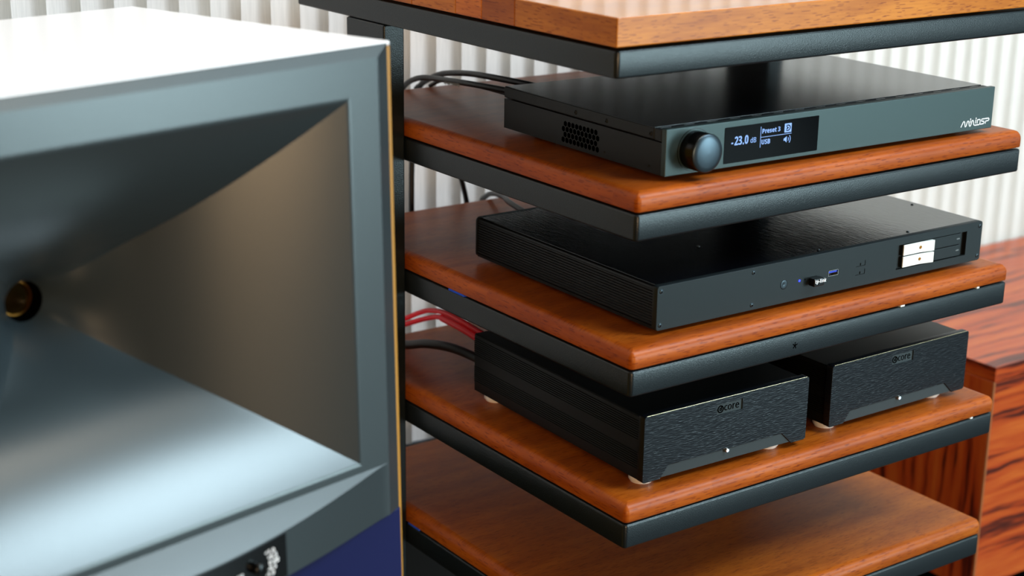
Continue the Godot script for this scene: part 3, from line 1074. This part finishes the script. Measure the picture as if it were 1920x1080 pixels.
func build_processor() -> void:
	# origin: the lower left front corner of the front panel
	var w := 0.4191
	var h := 0.0412
	var d := 0.2461
	var at := Transform3D(Basis(Vector3.UP, deg_to_rad(-1.05)), Vector3(0.0463, SHELF_Y[0] + BOARD, -0.0200))
	var o := thing("audio_processor", "slim teal-grey audio processor with round knob and lit display on the upper shelf", "audio processor", at)
	var t := Transform3D(Basis.IDENTITY, Vector3(0, 0.004, 0))
	var s := Shape.new()
	s.t = t
	s.rbox(Vector3(0.0, 0.0, -0.006), Vector3(w, h, 0.0), 0.0007, 2)
	put("front_panel", s, mats.teal_panel, o)
	# lower tray with a field of six-sided vents in its left side
	var tray := CSGCombiner3D.new()
	tray.name = "chassis"
	o.add_child(tray, true)
	var box := CSGBox3D.new()
	box.name = "tray"
	box.size = Vector3(w - 0.0012, 0.0286, d - 0.0064)
	box.position = Vector3(w / 2, 0.004 + 0.0143, -(d + 0.0064) / 2)
	box.material = mats.chassis_black
	tray.add_child(box)
	var rows := [9, 10, 9, 10]
	for j in 4:
		for i in rows[j]:
			var hole := CSGCylinder3D.new()
			hole.name = "vent_hole"
			hole.operation = CSGShape3D.OPERATION_SUBTRACTION
			hole.sides = 6
			hole.radius = 0.00285
			hole.height = 0.008
			hole.smooth_faces = false
			hole.material = mats.hole_black
			hole.rotation = Vector3(0, 0, PI / 2)
			hole.position = Vector3(0.0, 0.004 + 0.0212 - j * 0.00505, -0.1484 + 0.0058 * i + (0.0029 if rows[j] == 9 else 0.0))
			tray.add_child(hole, true)
	# lid: folded over the tray
	s = Shape.new()
	s.t = t
	s.rbox(Vector3(0.0002, 0.0296, -d), Vector3(w - 0.0002, h - 0.0010, -0.0165), 0.0012, 2)
	put("lid", s, mats.chassis_black, o)
	s = Shape.new()
	s.t = t
	s.rbox(Vector3(0.0010, h - 0.0016, -d + 0.0006), Vector3(w - 0.0010, h - 0.0006, -0.0168), 0.0003, 1)
	put("lid_sheet", s, mats.lid_black, o)
	s = Shape.new()
	s.t = t
	s.rbox(Vector3(0.0002, 0.0296, -0.0158), Vector3(w - 0.0002, h - 0.0010, -0.0064), 0.0006, 2)
	put("lid_rail", s, mats.chassis_black, o)
	for k in 16:
		s = Shape.new()
		s.t = t
		s.rbox(Vector3(0.004 + 0.0262 * k, h - 0.0012, -0.0142), Vector3(0.016 + 0.0262 * k, h - 0.0008, -0.0126), 0.0002, 1)
		put("lid_tab", s, mats.lid_black, o)
	var left := Basis(Vector3.BACK, PI / 2)
	for q in [[-0.1297, 0.0345], [-0.0837, 0.0345], [-0.021, 0.0345]]:
		screw(o, Vector3(0.0001, 0.004 + q[1], q[0]), 0.0019, left, mats.chassis_black)
	for q in [[-0.0856, 0.0058], [-0.0223, 0.0057]]:
		screw(o, Vector3(0.0005, 0.004 + q[1], q[0]), 0.0010, left, mats.chassis_black)
	for q in [[0.03, -0.03], [w - 0.03, -0.03], [0.03, -0.22], [w - 0.03, -0.22]]:
		s = Shape.new()
		s.t = Transform3D(Basis.IDENTITY, Vector3(q[0], 0, q[1]))
		s.lathe([[0.0, 0.0], [0.008, 0.0], [0.009, 0.001], [0.009, 0.0042], [0.0, 0.0042]], 20)
		put("foot", s, mats.rubber, o)
	# knob in its recess
	var round_face := t * Transform3D(Basis(Vector3.RIGHT, PI / 2), Vector3(0.0320, 0.0205, 0.0))
	s = Shape.new()
	s.t = round_face
	s.lathe([[0.0192, -0.0004], [0.0192, 0.0003], [0.0186, 0.0003], [0.0184, -0.0002], [0.0, -0.0002]], 64)
	put("knob_recess", s, mats.knob_side, o)
	s = Shape.new()
	s.t = round_face
	s.lathe([[0.0170, 0.0], [0.0170, 0.0168], [0.0166, 0.0172]], 64)
	var knob := put("volume_knob", s, mats.knob_side, o)
	s = Shape.new()
	s.t = round_face
	s.lathe([[0.0169, 0.0166], [0.0166, 0.0174], [0.0158, 0.0180], [0.012, 0.0187], [0.006, 0.0192], [0.0, 0.0193]], 64, 0.3)
	put("knob_face", s, mats.knob_face, knob)
	# display
	s = Shape.new()
	s.t = t
	s.extrude(rounded(0.0660, 0.0037, 0.1793, 0.0361, 0.0008), -0.001, 0.0003, 0.0001)
	var screen := put("display", s, mats.screen_glass, o)
	var lit: Material = mats.screen_light
	var put_text := func(what: String, x: float, y: float, cap: float, bold: bool, squeeze: float) -> void:
		text("display_text", what, screen, t * Transform3D(Basis.IDENTITY, Vector3(x, y, 0.0004)), cap, lit, 0.0001, bold, squeeze)
	put_text.call("-", 0.0740, 0.0186, 0.0072, true, 0.75)
	put_text.call("23.0", 0.0775, 0.0192, 0.0076, true, 0.80)
	put_text.call("dB", 0.0962, 0.0195, 0.0046, false, 0.95)
	put_text.call("Preset 3", 0.1097, 0.0265, 0.0041, true, 1.0)
	put_text.call("USB", 0.1094, 0.0166, 0.0042, true, 1.0)
	s = Shape.new()
	s.t = t
	s.rbox(Vector3(0.1082, 0.0140, 0.0003), Vector3(0.1086, 0.0328, 0.0005))
	s.rbox(Vector3(0.1086, 0.02305, 0.0003), Vector3(0.1458, 0.02345, 0.0005))
	put("display_rule", s, lit, screen)
	# preset badge: a lit square with a dark D and chevron
	s = Shape.new()
	s.t = t
	s.extrude(rounded(0.1370, 0.0246, 0.1453, 0.0327, 0.0004), 0.0002, 0.0005)
	var badge := put("display_badge", s, lit, screen)
	s = Shape.new()
	s.t = t
	stroke(s, [Vector2(0.1392, 0.0310), Vector2(0.1415, 0.0311), Vector2(0.1432, 0.0301), Vector2(0.1437, 0.0287), Vector2(0.1432, 0.0273), Vector2(0.1415, 0.0263), Vector2(0.1392, 0.0264)], 0.0009, 0.0004, 0.0007)
	stroke(s, [Vector2(0.1392, 0.0299), Vector2(0.1412, 0.0287), Vector2(0.1392, 0.0276)], 0.0009, 0.0004, 0.0007)
	put("badge_mark", s, mats.screen_glass, screen)
	s = Shape.new()      # loudspeaker symbol
	s.t = t
	s.extrude(PackedVector2Array([Vector2(0.1367, 0.0172), Vector2(0.1381, 0.0172), Vector2(0.1402, 0.0154), Vector2(0.1402, 0.0210), Vector2(0.1381, 0.0192), Vector2(0.1367, 0.0192)]), 0.0002, 0.0005)
	for q in [[0.0022, 0.6], [0.0044, 0.75]]:
		var arc: Array = []
		for k in 9:
			var an: float = lerpf(-q[1], q[1], k / 8.0)
			arc.append(Vector2(0.1403 + q[0] * cos(an), 0.0182 + 1.05 * q[0] * sin(an)))
		stroke(s, arc, 0.0006, 0.0002, 0.0005)
	put("display_icon", s, lit, screen)
	# maker's lettering at the lower right: a wavy m-i-n-i that runs into DSP
	s = Shape.new()
	s.t = t
	stroke(s, [Vector2(0.3737, 0.0050), Vector2(0.3762, 0.0094), Vector2(0.3772, 0.0103), Vector2(0.3784, 0.0097), Vector2(0.3796, 0.0052), Vector2(0.3803, 0.0048), Vector2(0.3811, 0.0053), Vector2(0.3824, 0.0096), Vector2(0.3834, 0.0102), Vector2(0.3844, 0.0096), Vector2(0.3858, 0.0052), Vector2(0.3868, 0.0047), Vector2(0.3878, 0.0053), Vector2(0.3890, 0.0096), Vector2(0.3901, 0.0102), Vector2(0.3912, 0.0096), Vector2(0.3920, 0.0058), Vector2(0.3935, 0.0050), Vector2(0.3998, 0.0050), Vector2(0.4012, 0.0058), Vector2(0.4012, 0.0096), Vector2(0.4004, 0.0101), Vector2(0.3972, 0.0101), Vector2(0.3970, 0.0068)], 0.0010, -0.0001, 0.0002)
	stroke(s, [Vector2(0.4080, 0.0102), Vector2(0.4037, 0.0102), Vector2(0.4030, 0.0092), Vector2(0.4037, 0.0080), Vector2(0.4066, 0.0078), Vector2(0.4072, 0.0066), Vector2(0.4064, 0.0054), Vector2(0.4020, 0.0052)], 0.0010, -0.0001, 0.0002)
	stroke(s, [Vector2(0.4090, 0.0054), Vector2(0.4096, 0.0076), Vector2(0.4132, 0.0078), Vector2(0.4143, 0.0090), Vector2(0.4134, 0.0102), Vector2(0.4074, 0.0102)], 0.0010, -0.0001, 0.0002)
	stroke(s, [Vector2(0.3866, 0.0082), Vector2(0.3868, 0.0102)], 0.0009, -0.0001, 0.0002)
	stroke(s, [Vector2(0.3946, 0.0070), Vector2(0.3948, 0.0102)], 0.0010, -0.0001, 0.0002)
	for x in [0.3869, 0.3949]:
		stroke(s, [Vector2(x, 0.0114), Vector2(x + 0.0001, 0.0121)], 0.0012, -0.0001, 0.0002)
	put("maker_lettering", s, mats.print_white, o)


# a flat line of ink, wide across, raised from z0 to z1
func stroke(s: Shape, pts: Array, wide: float, z0: float, z1: float) -> void:
	for i in pts.size() - 1:
		var a: Vector2 = pts[i]
		var b: Vector2 = pts[i + 1]
		var e := (b - a).normalized() * wide * 0.5
		var n := Vector2(-e.y, e.x)
		s.extrude(PackedVector2Array([a - e * 0.5 + n, b + e * 0.5 + n, b + e * 0.5 - n, a - e * 0.5 - n]), z0, z1)


func build_streamer() -> void:
	var w := 0.4305
	var h := 0.0414
	var d := 0.2856
	var at := Transform3D(Basis(Vector3.UP, deg_to_rad(-0.42)), Vector3(0.0443, SHELF_Y[1] + BOARD, -0.0209))
	var o := thing("music_server", "slim black music server with white drive tabs and blue light on the middle shelf", "music server", at)
	var up := 0.004
	var t := Transform3D(Basis.IDENTITY, Vector3(0, up, 0))
	# front plate with its openings cut out
	var plate := CSGCombiner3D.new()
	plate.name = "front_panel"
	o.add_child(plate, true)
	var s := Shape.new()
	s.extrude(rounded(0.0, 0.0, w, h, 0.0032, 5), -0.006, 0.0, 0.0006)
	var body := CSGMesh3D.new()
	body.name = "plate"
	body.mesh = s.mesh()
	body.material = mats.panel_slate
	body.position = Vector3(0, up, 0)
	plate.add_child(body)
	for q in [[0.3052, 0.0086, 0.4070, 0.0336, 0.004], [0.2112, 0.0168, 0.2247, 0.0228, 0.0055], [0.1865, 0.0135, 0.1965, 0.0195, 0.004], [0.2485, 0.0205, 0.2613, 0.0257, 0.0009], [0.2485, 0.0120, 0.2613, 0.0172, 0.0009]]:
		var cut := CSGBox3D.new()
		cut.name = "opening"
		cut.operation = CSGShape3D.OPERATION_SUBTRACTION
		cut.size = Vector3(q[2] - q[0], q[3] - q[1], q[4] + 0.001)
		cut.position = Vector3((q[0] + q[2]) / 2, up + (q[1] + q[3]) / 2, 0.0005 - q[4] / 2)
		cut.material = mats.chassis_black
		plate.add_child(cut, true)
	for q in [[0.1536, 0.0185, 0.0046, 0.0012], [0.1808, 0.0193, 0.0006, 0.003]]:
		var cut := CSGCylinder3D.new()
		cut.name = "round_opening"
		cut.operation = CSGShape3D.OPERATION_SUBTRACTION
		cut.sides = 32
		cut.radius = q[2]
		cut.height = q[3] * 2
		cut.rotation = Vector3(PI / 2, 0, 0)
		cut.position = Vector3(q[0], up + q[1], 0.0)
		cut.material = mats.hole_black
		plate.add_child(cut, true)
	# finned body
	var poly := PackedVector2Array()
	poly.append(Vector2(w - 0.001, 0.0006))
	poly.append(Vector2(w - 0.001, h - 0.0010))
	poly.append(Vector2(0.0045, h - 0.0010))
	poly.append(Vector2(0.0022, h - 0.0022))
	var y := h - 0.0042
	while y > 0.004:
		poly.append(Vector2(0.0014, y + 0.0004))
		poly.append(Vector2(0.0010, y))
		poly.append(Vector2(0.0010, y - 0.0012))
		poly.append(Vector2(0.0024, y - 0.0014))
		poly.append(Vector2(0.0024, y - 0.0022))
		y -= 0.0026
	poly.append(Vector2(0.0010, y))
	poly.append(Vector2(0.0010, 0.0006))
	s = Shape.new()
	s.t = t
	s.extrude(poly, -d + 0.003, -0.0062, 0.0, 0.99)
	put("finned_case", s, mats.fin_black, o)
	s = Shape.new()
	s.t = t
	s.rbox(Vector3(0.0040, h - 0.0012, -d + 0.003), Vector3(w - 0.0012, h - 0.0004, -0.0062), 0.0003, 1)
	var lid := put("lid", s, lid_streaks(), o)
	s = Shape.new()
	s.t = t * Transform3D(Basis(Vector3.UP, PI), Vector3(w, 0, -d))
	s.extrude(rounded(0.0, 0.0, w, h, 0.0045, 5), -0.003, 0.0, 0.0005)
	put("rear_panel", s, mats.fin_black, o)
	for q in [[0.119, -0.0818], [0.2083, -0.0120], [0.3317, -0.0120], [0.4200, -0.0855]]:
		screw(lid, Vector3(q[0], up + h - 0.0003, q[1]), 0.0014, Basis.IDENTITY, mats.screw_steel)
	for q in [[0.0046, 0.0362], [0.0046, 0.0050], [0.1141, 0.0362], [0.1141, 0.0050], [0.4258, 0.0362], [0.4258, 0.0050]]:
		screw(o, Vector3(q[0], up + q[1], 0.0), 0.0021)
	for q in [[0.03, -0.03], [w - 0.03, -0.03], [0.03, -0.25], [w - 0.03, -0.25]]:
		s = Shape.new()
		s.t = Transform3D(Basis.IDENTITY, Vector3(q[0], 0, q[1]))
		s.lathe([[0.0, 0.0], [0.008, 0.0], [0.009, 0.001], [0.009, 0.0045], [0.0, 0.0045]], 20)
		put("foot", s, mats.rubber, o)
	# power button, pilot light
	var facing := Basis(Vector3.RIGHT, PI / 2)
	s = Shape.new()
	s.t = Transform3D(facing, Vector3(0.1536, up + 0.0185, -0.0012))
	s.lathe([[0.0043, 0.0], [0.0043, 0.0014], [0.0038, 0.0016], [0.0, 0.0009]], 32)
	put("power_button", s, mats.screw_steel, o)
	s = Shape.new()
	s.t = Transform3D(facing, Vector3(0.1736, up + 0.0190, -0.0004))
	s.lathe([[0.0012, 0.0], [0.0012, 0.0006], [0.0008, 0.0010], [0.0, 0.0011]], 16)
	put("pilot_light", s, mats.led_blue, o)
	# open usb socket: steel shell and blue tongue
	s = Shape.new()
	s.t = Transform3D(Basis.IDENTITY, Vector3(0, up, 0))
	for q in [[0.2114, 0.0170, 0.2245, 0.0174], [0.2114, 0.0222, 0.2245, 0.0226], [0.2114, 0.0170, 0.2118, 0.0226], [0.2241, 0.0170, 0.2245, 0.0226]]:
		s.rbox(Vector3(q[0], q[1], -0.0055), Vector3(q[2], q[3], 0.0002))
	var usb := put("usb_socket", s, mats.bright_steel, o)
	s = Shape.new()
	s.t = Transform3D(Basis.IDENTITY, Vector3(0, up, 0))
	s.rbox(Vector3(0.2124, 0.0198, -0.0055), Vector3(0.2234, 0.0216, -0.0006), 0.0002, 1)
	put("socket_tongue", s, mats.usb_blue, usb)
	# two blank square covers with a notch
	for yb in [0.0205, 0.0120]:
		s = Shape.new()
		s.t = Transform3D(Basis.IDENTITY, Vector3(0, up, 0))
		s.extrude(PackedVector2Array([Vector2(0.2485, yb + 0.0006), Vector2(0.2537, yb + 0.0006), Vector2(0.2537, yb + 0.0032), Vector2(0.2553, yb + 0.0032), Vector2(0.2553, yb + 0.0006), Vector2(0.2606, yb + 0.0006), Vector2(0.2606, yb + 0.0052), Vector2(0.2485, yb + 0.0052)]), -0.0015, -0.0001)
		put("blank_cover", s, mats.panel_slate, o)
	# drive bay: two trays, each with a bent white tab
	for k in 2:
		var yb := 0.0093 + 0.0120 * (1 - k)
		s = Shape.new()
		s.t = t
		s.rbox(Vector3(0.3140, yb, -0.005), Vector3(0.3990, yb + 0.0113, -0.0008), 0.0004, 1)
		var tray := put("drive_tray", s, mats.panel_slate, o)
		s = Shape.new()
		s.t = t
		# bent plate seen from above: flat on the left, its right end standing off the tray
		var bend := PackedVector2Array([Vector2(0.3146, -0.0010), Vector2(0.3392, -0.0010), Vector2(0.3560, -0.0010), Vector2(0.3560, 0.0028), Vector2(0.3392, 0.0002), Vector2(0.3146, 0.0002)])
		var lie := Shape.new()
		lie.t = t * Transform3D(Basis(Vector3(1, 0, 0), Vector3(0, 0, 1), Vector3(0, -1, 0)), Vector3(0, yb + 0.0111, 0))
		lie.extrude(bend, 0.0, 0.0106)
		put("white_tab", lie, mats.white_tab, tray)
		s = Shape.new()
		s.t = t * Transform3D(facing, Vector3(0.3384, yb + 0.0058, 0.0002))
		s.lathe([[0.0017, 0.0], [0.0016, 0.0005], [0.0011, 0.0007], [0.0007, 0.0002], [0.0, 0.0002]], 18)
		put("tab_screw", s, mats.brass, tray)
		s = Shape.new()
		s.t = t
		for b in 4:
			s.rbox(Vector3(0.3931 + 0.0011 * b, yb + 0.0053, -0.0009), Vector3(0.3939 + 0.0011 * b, yb + 0.0066, -0.0006))
		put("print", s, mats.print_grey, tray)
	# wireless stick plugged into the other socket: a thing of its own
	var stick := thing("usb_stick", "small black wireless stick plugged into the music server", "usb stick", at * Transform3D(Basis.IDENTITY, Vector3(0.1915, up + 0.0165, 0.0)))
	s = Shape.new()
	s.rbox(Vector3(-0.0046, -0.0028, -0.0035), Vector3(0.0046, 0.0028, 0.001), 0.0003, 1)
	put("plug", s, mats.bright_steel, stick)
	s = Shape.new()
	s.rbox(Vector3(-0.0068, -0.0036, 0.0008), Vector3(0.0068, 0.0040, 0.0085), 0.0010, 3)
	put("casing", s, mats.gloss_black, stick)
	text("print", "tp-link", stick, Transform3D(Basis.IDENTITY, Vector3(-0.0058, -0.0008, 0.0086)), 0.0021, mats.print_white, 0.0001, true, 0.95)


func lid_streaks() -> StandardMaterial3D:
	var m := mat("brushed_lid", Color(0.02, 0.024, 0.04), 0.18, 0.0, 0.55)
	m.heightmap_enabled = true
	m.heightmap_texture = streaks_upright()
	m.heightmap_scale = 0.010
	return spread(m, Vector3(3.5, 3.5, 3.5))


func streaks_upright() -> ImageTexture:
	var im: Image = streaks.get_image().duplicate()
	im.rotate_90(CLOCKWISE)
	return ImageTexture.create_from_image(im)


func build_amplifiers() -> void:
	amplifier(Transform3D(Basis(Vector3.UP, deg_to_rad(-1.29)), Vector3(0.0338, SHELF_Y[2] + BOARD, -0.0183)), "black brushed power amplifier at the left on the lower shelf, nearest the rack corner")
	amplifier(Transform3D(Basis.IDENTITY, Vector3(0.2742, SHELF_Y[2] + BOARD, -0.0215)), "black brushed power amplifier at the right on the lower shelf, beside the sideboard")


func amplifier(at: Transform3D, label: String) -> void:
	var w := 0.2010
	var h := 0.0645
	var d := 0.2816
	var up := 0.006
	var o := thing("power_amplifier", label, "amplifier", at, "pair of power amplifiers")
	var t := Transform3D(Basis.IDENTITY, Vector3(0, up, 0))
	# brushed front with a stepped notch along its foot
	var r := 0.0028
	var poly := PackedVector2Array()
	for p in rounded(0.0, 0.0, w, h, r, 4):
		if p.y > h / 2:
			poly.append(p)
	for k in 5:
		var an := PI + PI / 2 * k / 4.0
		poly.append(Vector2(r + r * cos(an), r + r * sin(an)))
	for p in [Vector2(0.0205, 0.0), Vector2(0.0297, 0.0118), Vector2(0.1690, 0.0125), Vector2(0.1822, 0.0)]:
		poly.append(p)
	for k in 5:
		var an := 3 * PI / 2 + PI / 2 * k / 4.0
		poly.append(Vector2(w - r + r * cos(an), r + r * sin(an)))
	var plate := CSGCombiner3D.new()
	plate.name = "front_panel"
	o.add_child(plate, true)
	var s := Shape.new()
	s.extrude(poly, -0.008, 0.0, 0.0004)
	var solid := CSGMesh3D.new()
	solid.name = "plate"
	solid.mesh = s.mesh()
	solid.material = mats.brushed_front
	solid.position = Vector3(0, up, 0)
	plate.add_child(solid)
	var cut := CSGBox3D.new()
	cut.name = "badge_recess"
	cut.operation = CSGShape3D.OPERATION_SUBTRACTION
	cut.size = Vector3(0.0312, 0.0105, 0.0024)
	cut.position = Vector3(0.1010, up + 0.0538, 0.0)
	cut.material = mats.smooth_plate
	plate.add_child(cut)
	# bright bevel along the top edge
	s = Shape.new()
	s.t = t
	s.rbox(Vector3(0.0028, h - 0.0003, -0.0008), Vector3(w - 0.0028, h + 0.0002, -0.0001), 0.0002, 1)
	put("edge_bevel", s, mats.chamfer_bright, o)
	# smooth plate behind the notch
	s = Shape.new()
	s.t = t
	s.rbox(Vector3(0.014, 0.0012, -0.008), Vector3(0.188, 0.0140, -0.0012))
	put("notch_plate", s, mats.smooth_plate, o)
	# pilot light: a steel bead
	var facing := Basis(Vector3.RIGHT, PI / 2)
	s = Shape.new()
	s.t = t * Transform3D(facing, Vector3(0.0997, 0.0112, -0.0012))
	s.lathe([[0.0022, 0.0], [0.0022, 0.0022], [0.0016, 0.0030]], 20)
	var bead := put("pilot_bead", s, mats.bright_steel, o)
	s = Shape.new()
	s.t = t * Transform3D(facing, Vector3(0.0997, 0.0112, -0.0012))
	s.lathe([[0.0016, 0.0029], [0.0011, 0.0034], [0.0, 0.0036]], 20)
	put("pilot_light", s, mats.led_white, bead)
	# badge: ring with d, then core
	var badge := Shape.new()
	badge.t = t
	for k in 20:
		var a := TAU * k / 20.0
		var b := TAU * (k + 1) / 20.0
		var c := Vector2(0.0905, 0.0534)
		stroke(badge, [c + Vector2(cos(a), sin(a)) * 0.0032, c + Vector2(cos(b), sin(b)) * 0.0032], 0.0010, -0.0012, -0.0008)
	put("badge_ring", badge, mats.hole_black, o)
	text("badge_text", "d", o, t * Transform3D(Basis.IDENTITY, Vector3(0.0891, 0.0517, -0.0010)), 0.0038, mats.hole_black, 0.0003, true)
	text("badge_text", "core", o, t * Transform3D(Basis.IDENTITY, Vector3(0.0945, 0.0508, -0.0010)), 0.0068, mats.hole_black, 0.0003)
	# ribbed case
	var c := PackedVector2Array()
	c.append(Vector2(w - 0.003, 0.0004))
	c.append(Vector2(w - 0.003, h - 0.0025))
	c.append(Vector2(0.0030, h - 0.0025))
	c.append(Vector2(0.0020, h - 0.0035))
	for group in [[0.0575, 9], [0.0270, 8]]:
		for k in group[1]:
			var y: float = group[0] - 0.0022 * k
			c.append(Vector2(0.0020, y))
			c.append(Vector2(0.0011, y - 0.0003))
			c.append(Vector2(0.0011, y - 0.0008))
			c.append(Vector2(0.0020, y - 0.0011))
	c.append(Vector2(0.0020, 0.0004))
	s = Shape.new()
	s.t = t
	s.extrude(c, -d, -0.0082, 0.0, 0.99)
	put("ribbed_case", s, mats.fin_black, o)
	for q in [[0.0140, -0.0190], [w - 0.0330, -0.0190], [0.0140, -0.2600], [w - 0.0330, -0.2600]]:
		s = Shape.new()
		s.t = Transform3D(Basis.IDENTITY, Vector3(q[0], 0, q[1]))
		s.lathe([[0.0, 0.0], [0.0100, 0.0], [0.0104, 0.0008], [0.0104, 0.0016], [0.0114, 0.0020], [0.0118, 0.0027], [0.0118, 0.0062], [0.0, 0.0062]], 36)
		put("foot", s, mats.satin_silver, o)


# ================================================================ cables
func cable_thing(label: String, group: String, pts: Array, r: float, m: Material, sleeve := -1.0) -> Node3D:
	var s := Shape.new()
	s.cable(pts, r)
	var o := put("cable", s, m)
	tag(o, label, "cable", group)
	if sleeve > 0.0:
		s = Shape.new()
		s.cable(pts.slice(pts.size() - 3), sleeve)
		put("connector_sleeve", s, m, o)
	return o


func build_cables() -> void:
	var k: Material = mats.cable_black
	var printed := cable_thing("thick black cable in front, arching off the back of the upper shelf", "", [Vector3(0.0975, -0.10, -0.552), Vector3(0.0985, 0.02, -0.550), Vector3(0.0996, 0.1094, -0.540), Vector3(0.1001, 0.1245, -0.532), Vector3(0.0985, 0.1350, -0.515), Vector3(0.0973, 0.1431, -0.49), Vector3(0.0960, 0.1469, -0.46), Vector3(0.0852, 0.1540, -0.39), Vector3(0.0818, 0.1590, -0.31), Vector3(0.0827, 0.1600, -0.262)], 0.0031, k)
	var along := (Vector3(0.0960, 0.1469, -0.46) - Vector3(0.0852, 0.1540, -0.39)).normalized()
	var facing := (Vector3(-0.8557, 0.4521, 1.0169) - Vector3(0.088, 0.151, -0.41))
	facing = (facing - along * facing.dot(along)).normalized()
	text("print", "Custom Cable by", printed, Transform3D(Basis(along, facing.cross(along), facing), Vector3(0.0852, 0.1533, -0.390) + facing * 0.0030), 0.0017, mats.print_grey, 0.0004, true)
	cable_thing("thick black cable rising highest behind the audio processor", "", [Vector3(0.1260, -0.10, -0.556), Vector3(0.1265, 0.02, -0.556), Vector3(0.1271, 0.1082, -0.550), Vector3(0.1286, 0.1243, -0.540), Vector3(0.1294, 0.1330, -0.525), Vector3(0.1286, 0.1409, -0.505), Vector3(0.1270, 0.1470, -0.48), Vector3(0.1208, 0.1544, -0.43), Vector3(0.1133, 0.1590, -0.38), Vector3(0.1073, 0.1630, -0.31), Vector3(0.1083, 0.1630, -0.262)], 0.0033, k)
	cable_thing("thin black cable low between the two thick cables on the upper shelf", "", [Vector3(0.1160, 0.1310, -0.500), Vector3(0.1150, 0.1420, -0.47), Vector3(0.1090, 0.1470, -0.41), Vector3(0.0980, 0.1510, -0.34), Vector3(0.0935, 0.1520, -0.262)], 0.0022, k)
	cable_thing("black cable hanging straight down behind the middle shelf", "", [Vector3(0.1740, 0.0900, -0.545), Vector3(0.1805, 0.0326, -0.540), Vector3(0.1837, 0.0132, -0.540), Vector3(0.1875, -0.0001, -0.540), Vector3(0.1955, -0.0203, -0.545), Vector3(0.2063, -0.0600, -0.552), Vector3(0.2100, -0.1100, -0.555)], 0.0031, k)
	cable_thing("black cable curling over the back edge of the middle shelf", "", [Vector3(0.2210, -0.0800, -0.550), Vector3(0.2189, -0.0290, -0.548), Vector3(0.2138, -0.0140, -0.530), Vector3(0.2028, -0.0030, -0.500), Vector3(0.1826, 0.0060, -0.45), Vector3(0.1580, 0.0120, -0.40), Vector3(0.1300, 0.0150, -0.302)], 0.0031, k)
	cable_thing("red cable, upper of the two behind the left amplifier", "", [Vector3(0.0690, -0.2300, -0.550), Vector3(0.0764, -0.1500, -0.530), Vector3(0.0821, -0.1341, -0.50), Vector3(0.0848, -0.1187, -0.47), Vector3(0.0812, -0.1080, -0.44), Vector3(0.0751, -0.1000, -0.39), Vector3(0.0650, -0.1000, -0.292)], 0.0029, mats.cable_red)
	cable_thing("red cable with thicker sleeve, lower of the two behind the left amplifier", "", [Vector3(0.0790, -0.2300, -0.560), Vector3(0.0825, -0.1540, -0.535), Vector3(0.0821, -0.1411, -0.50), Vector3(0.0855, -0.1236, -0.46), Vector3(0.0809, -0.1110, -0.42), Vector3(0.0720, -0.1070, -0.36), Vector3(0.0640, -0.1080, -0.292)], 0.0029, mats.cable_red, 0.0045)
	cable_thing("thick black cable running into the back of the left amplifier", "", [Vector3(0.0470, -0.2300, -0.550), Vector3(0.0455, -0.1700, -0.536), Vector3(0.0456, -0.1500, -0.522), Vector3(0.0457, -0.1450, -0.495), Vector3(0.0458, -0.1440, -0.47), Vector3(0.0462, -0.1415, -0.44), Vector3(0.0472, -0.1290, -0.40), Vector3(0.0488, -0.1200, -0.35), Vector3(0.0500, -0.1180, -0.292)], 0.0050, k)
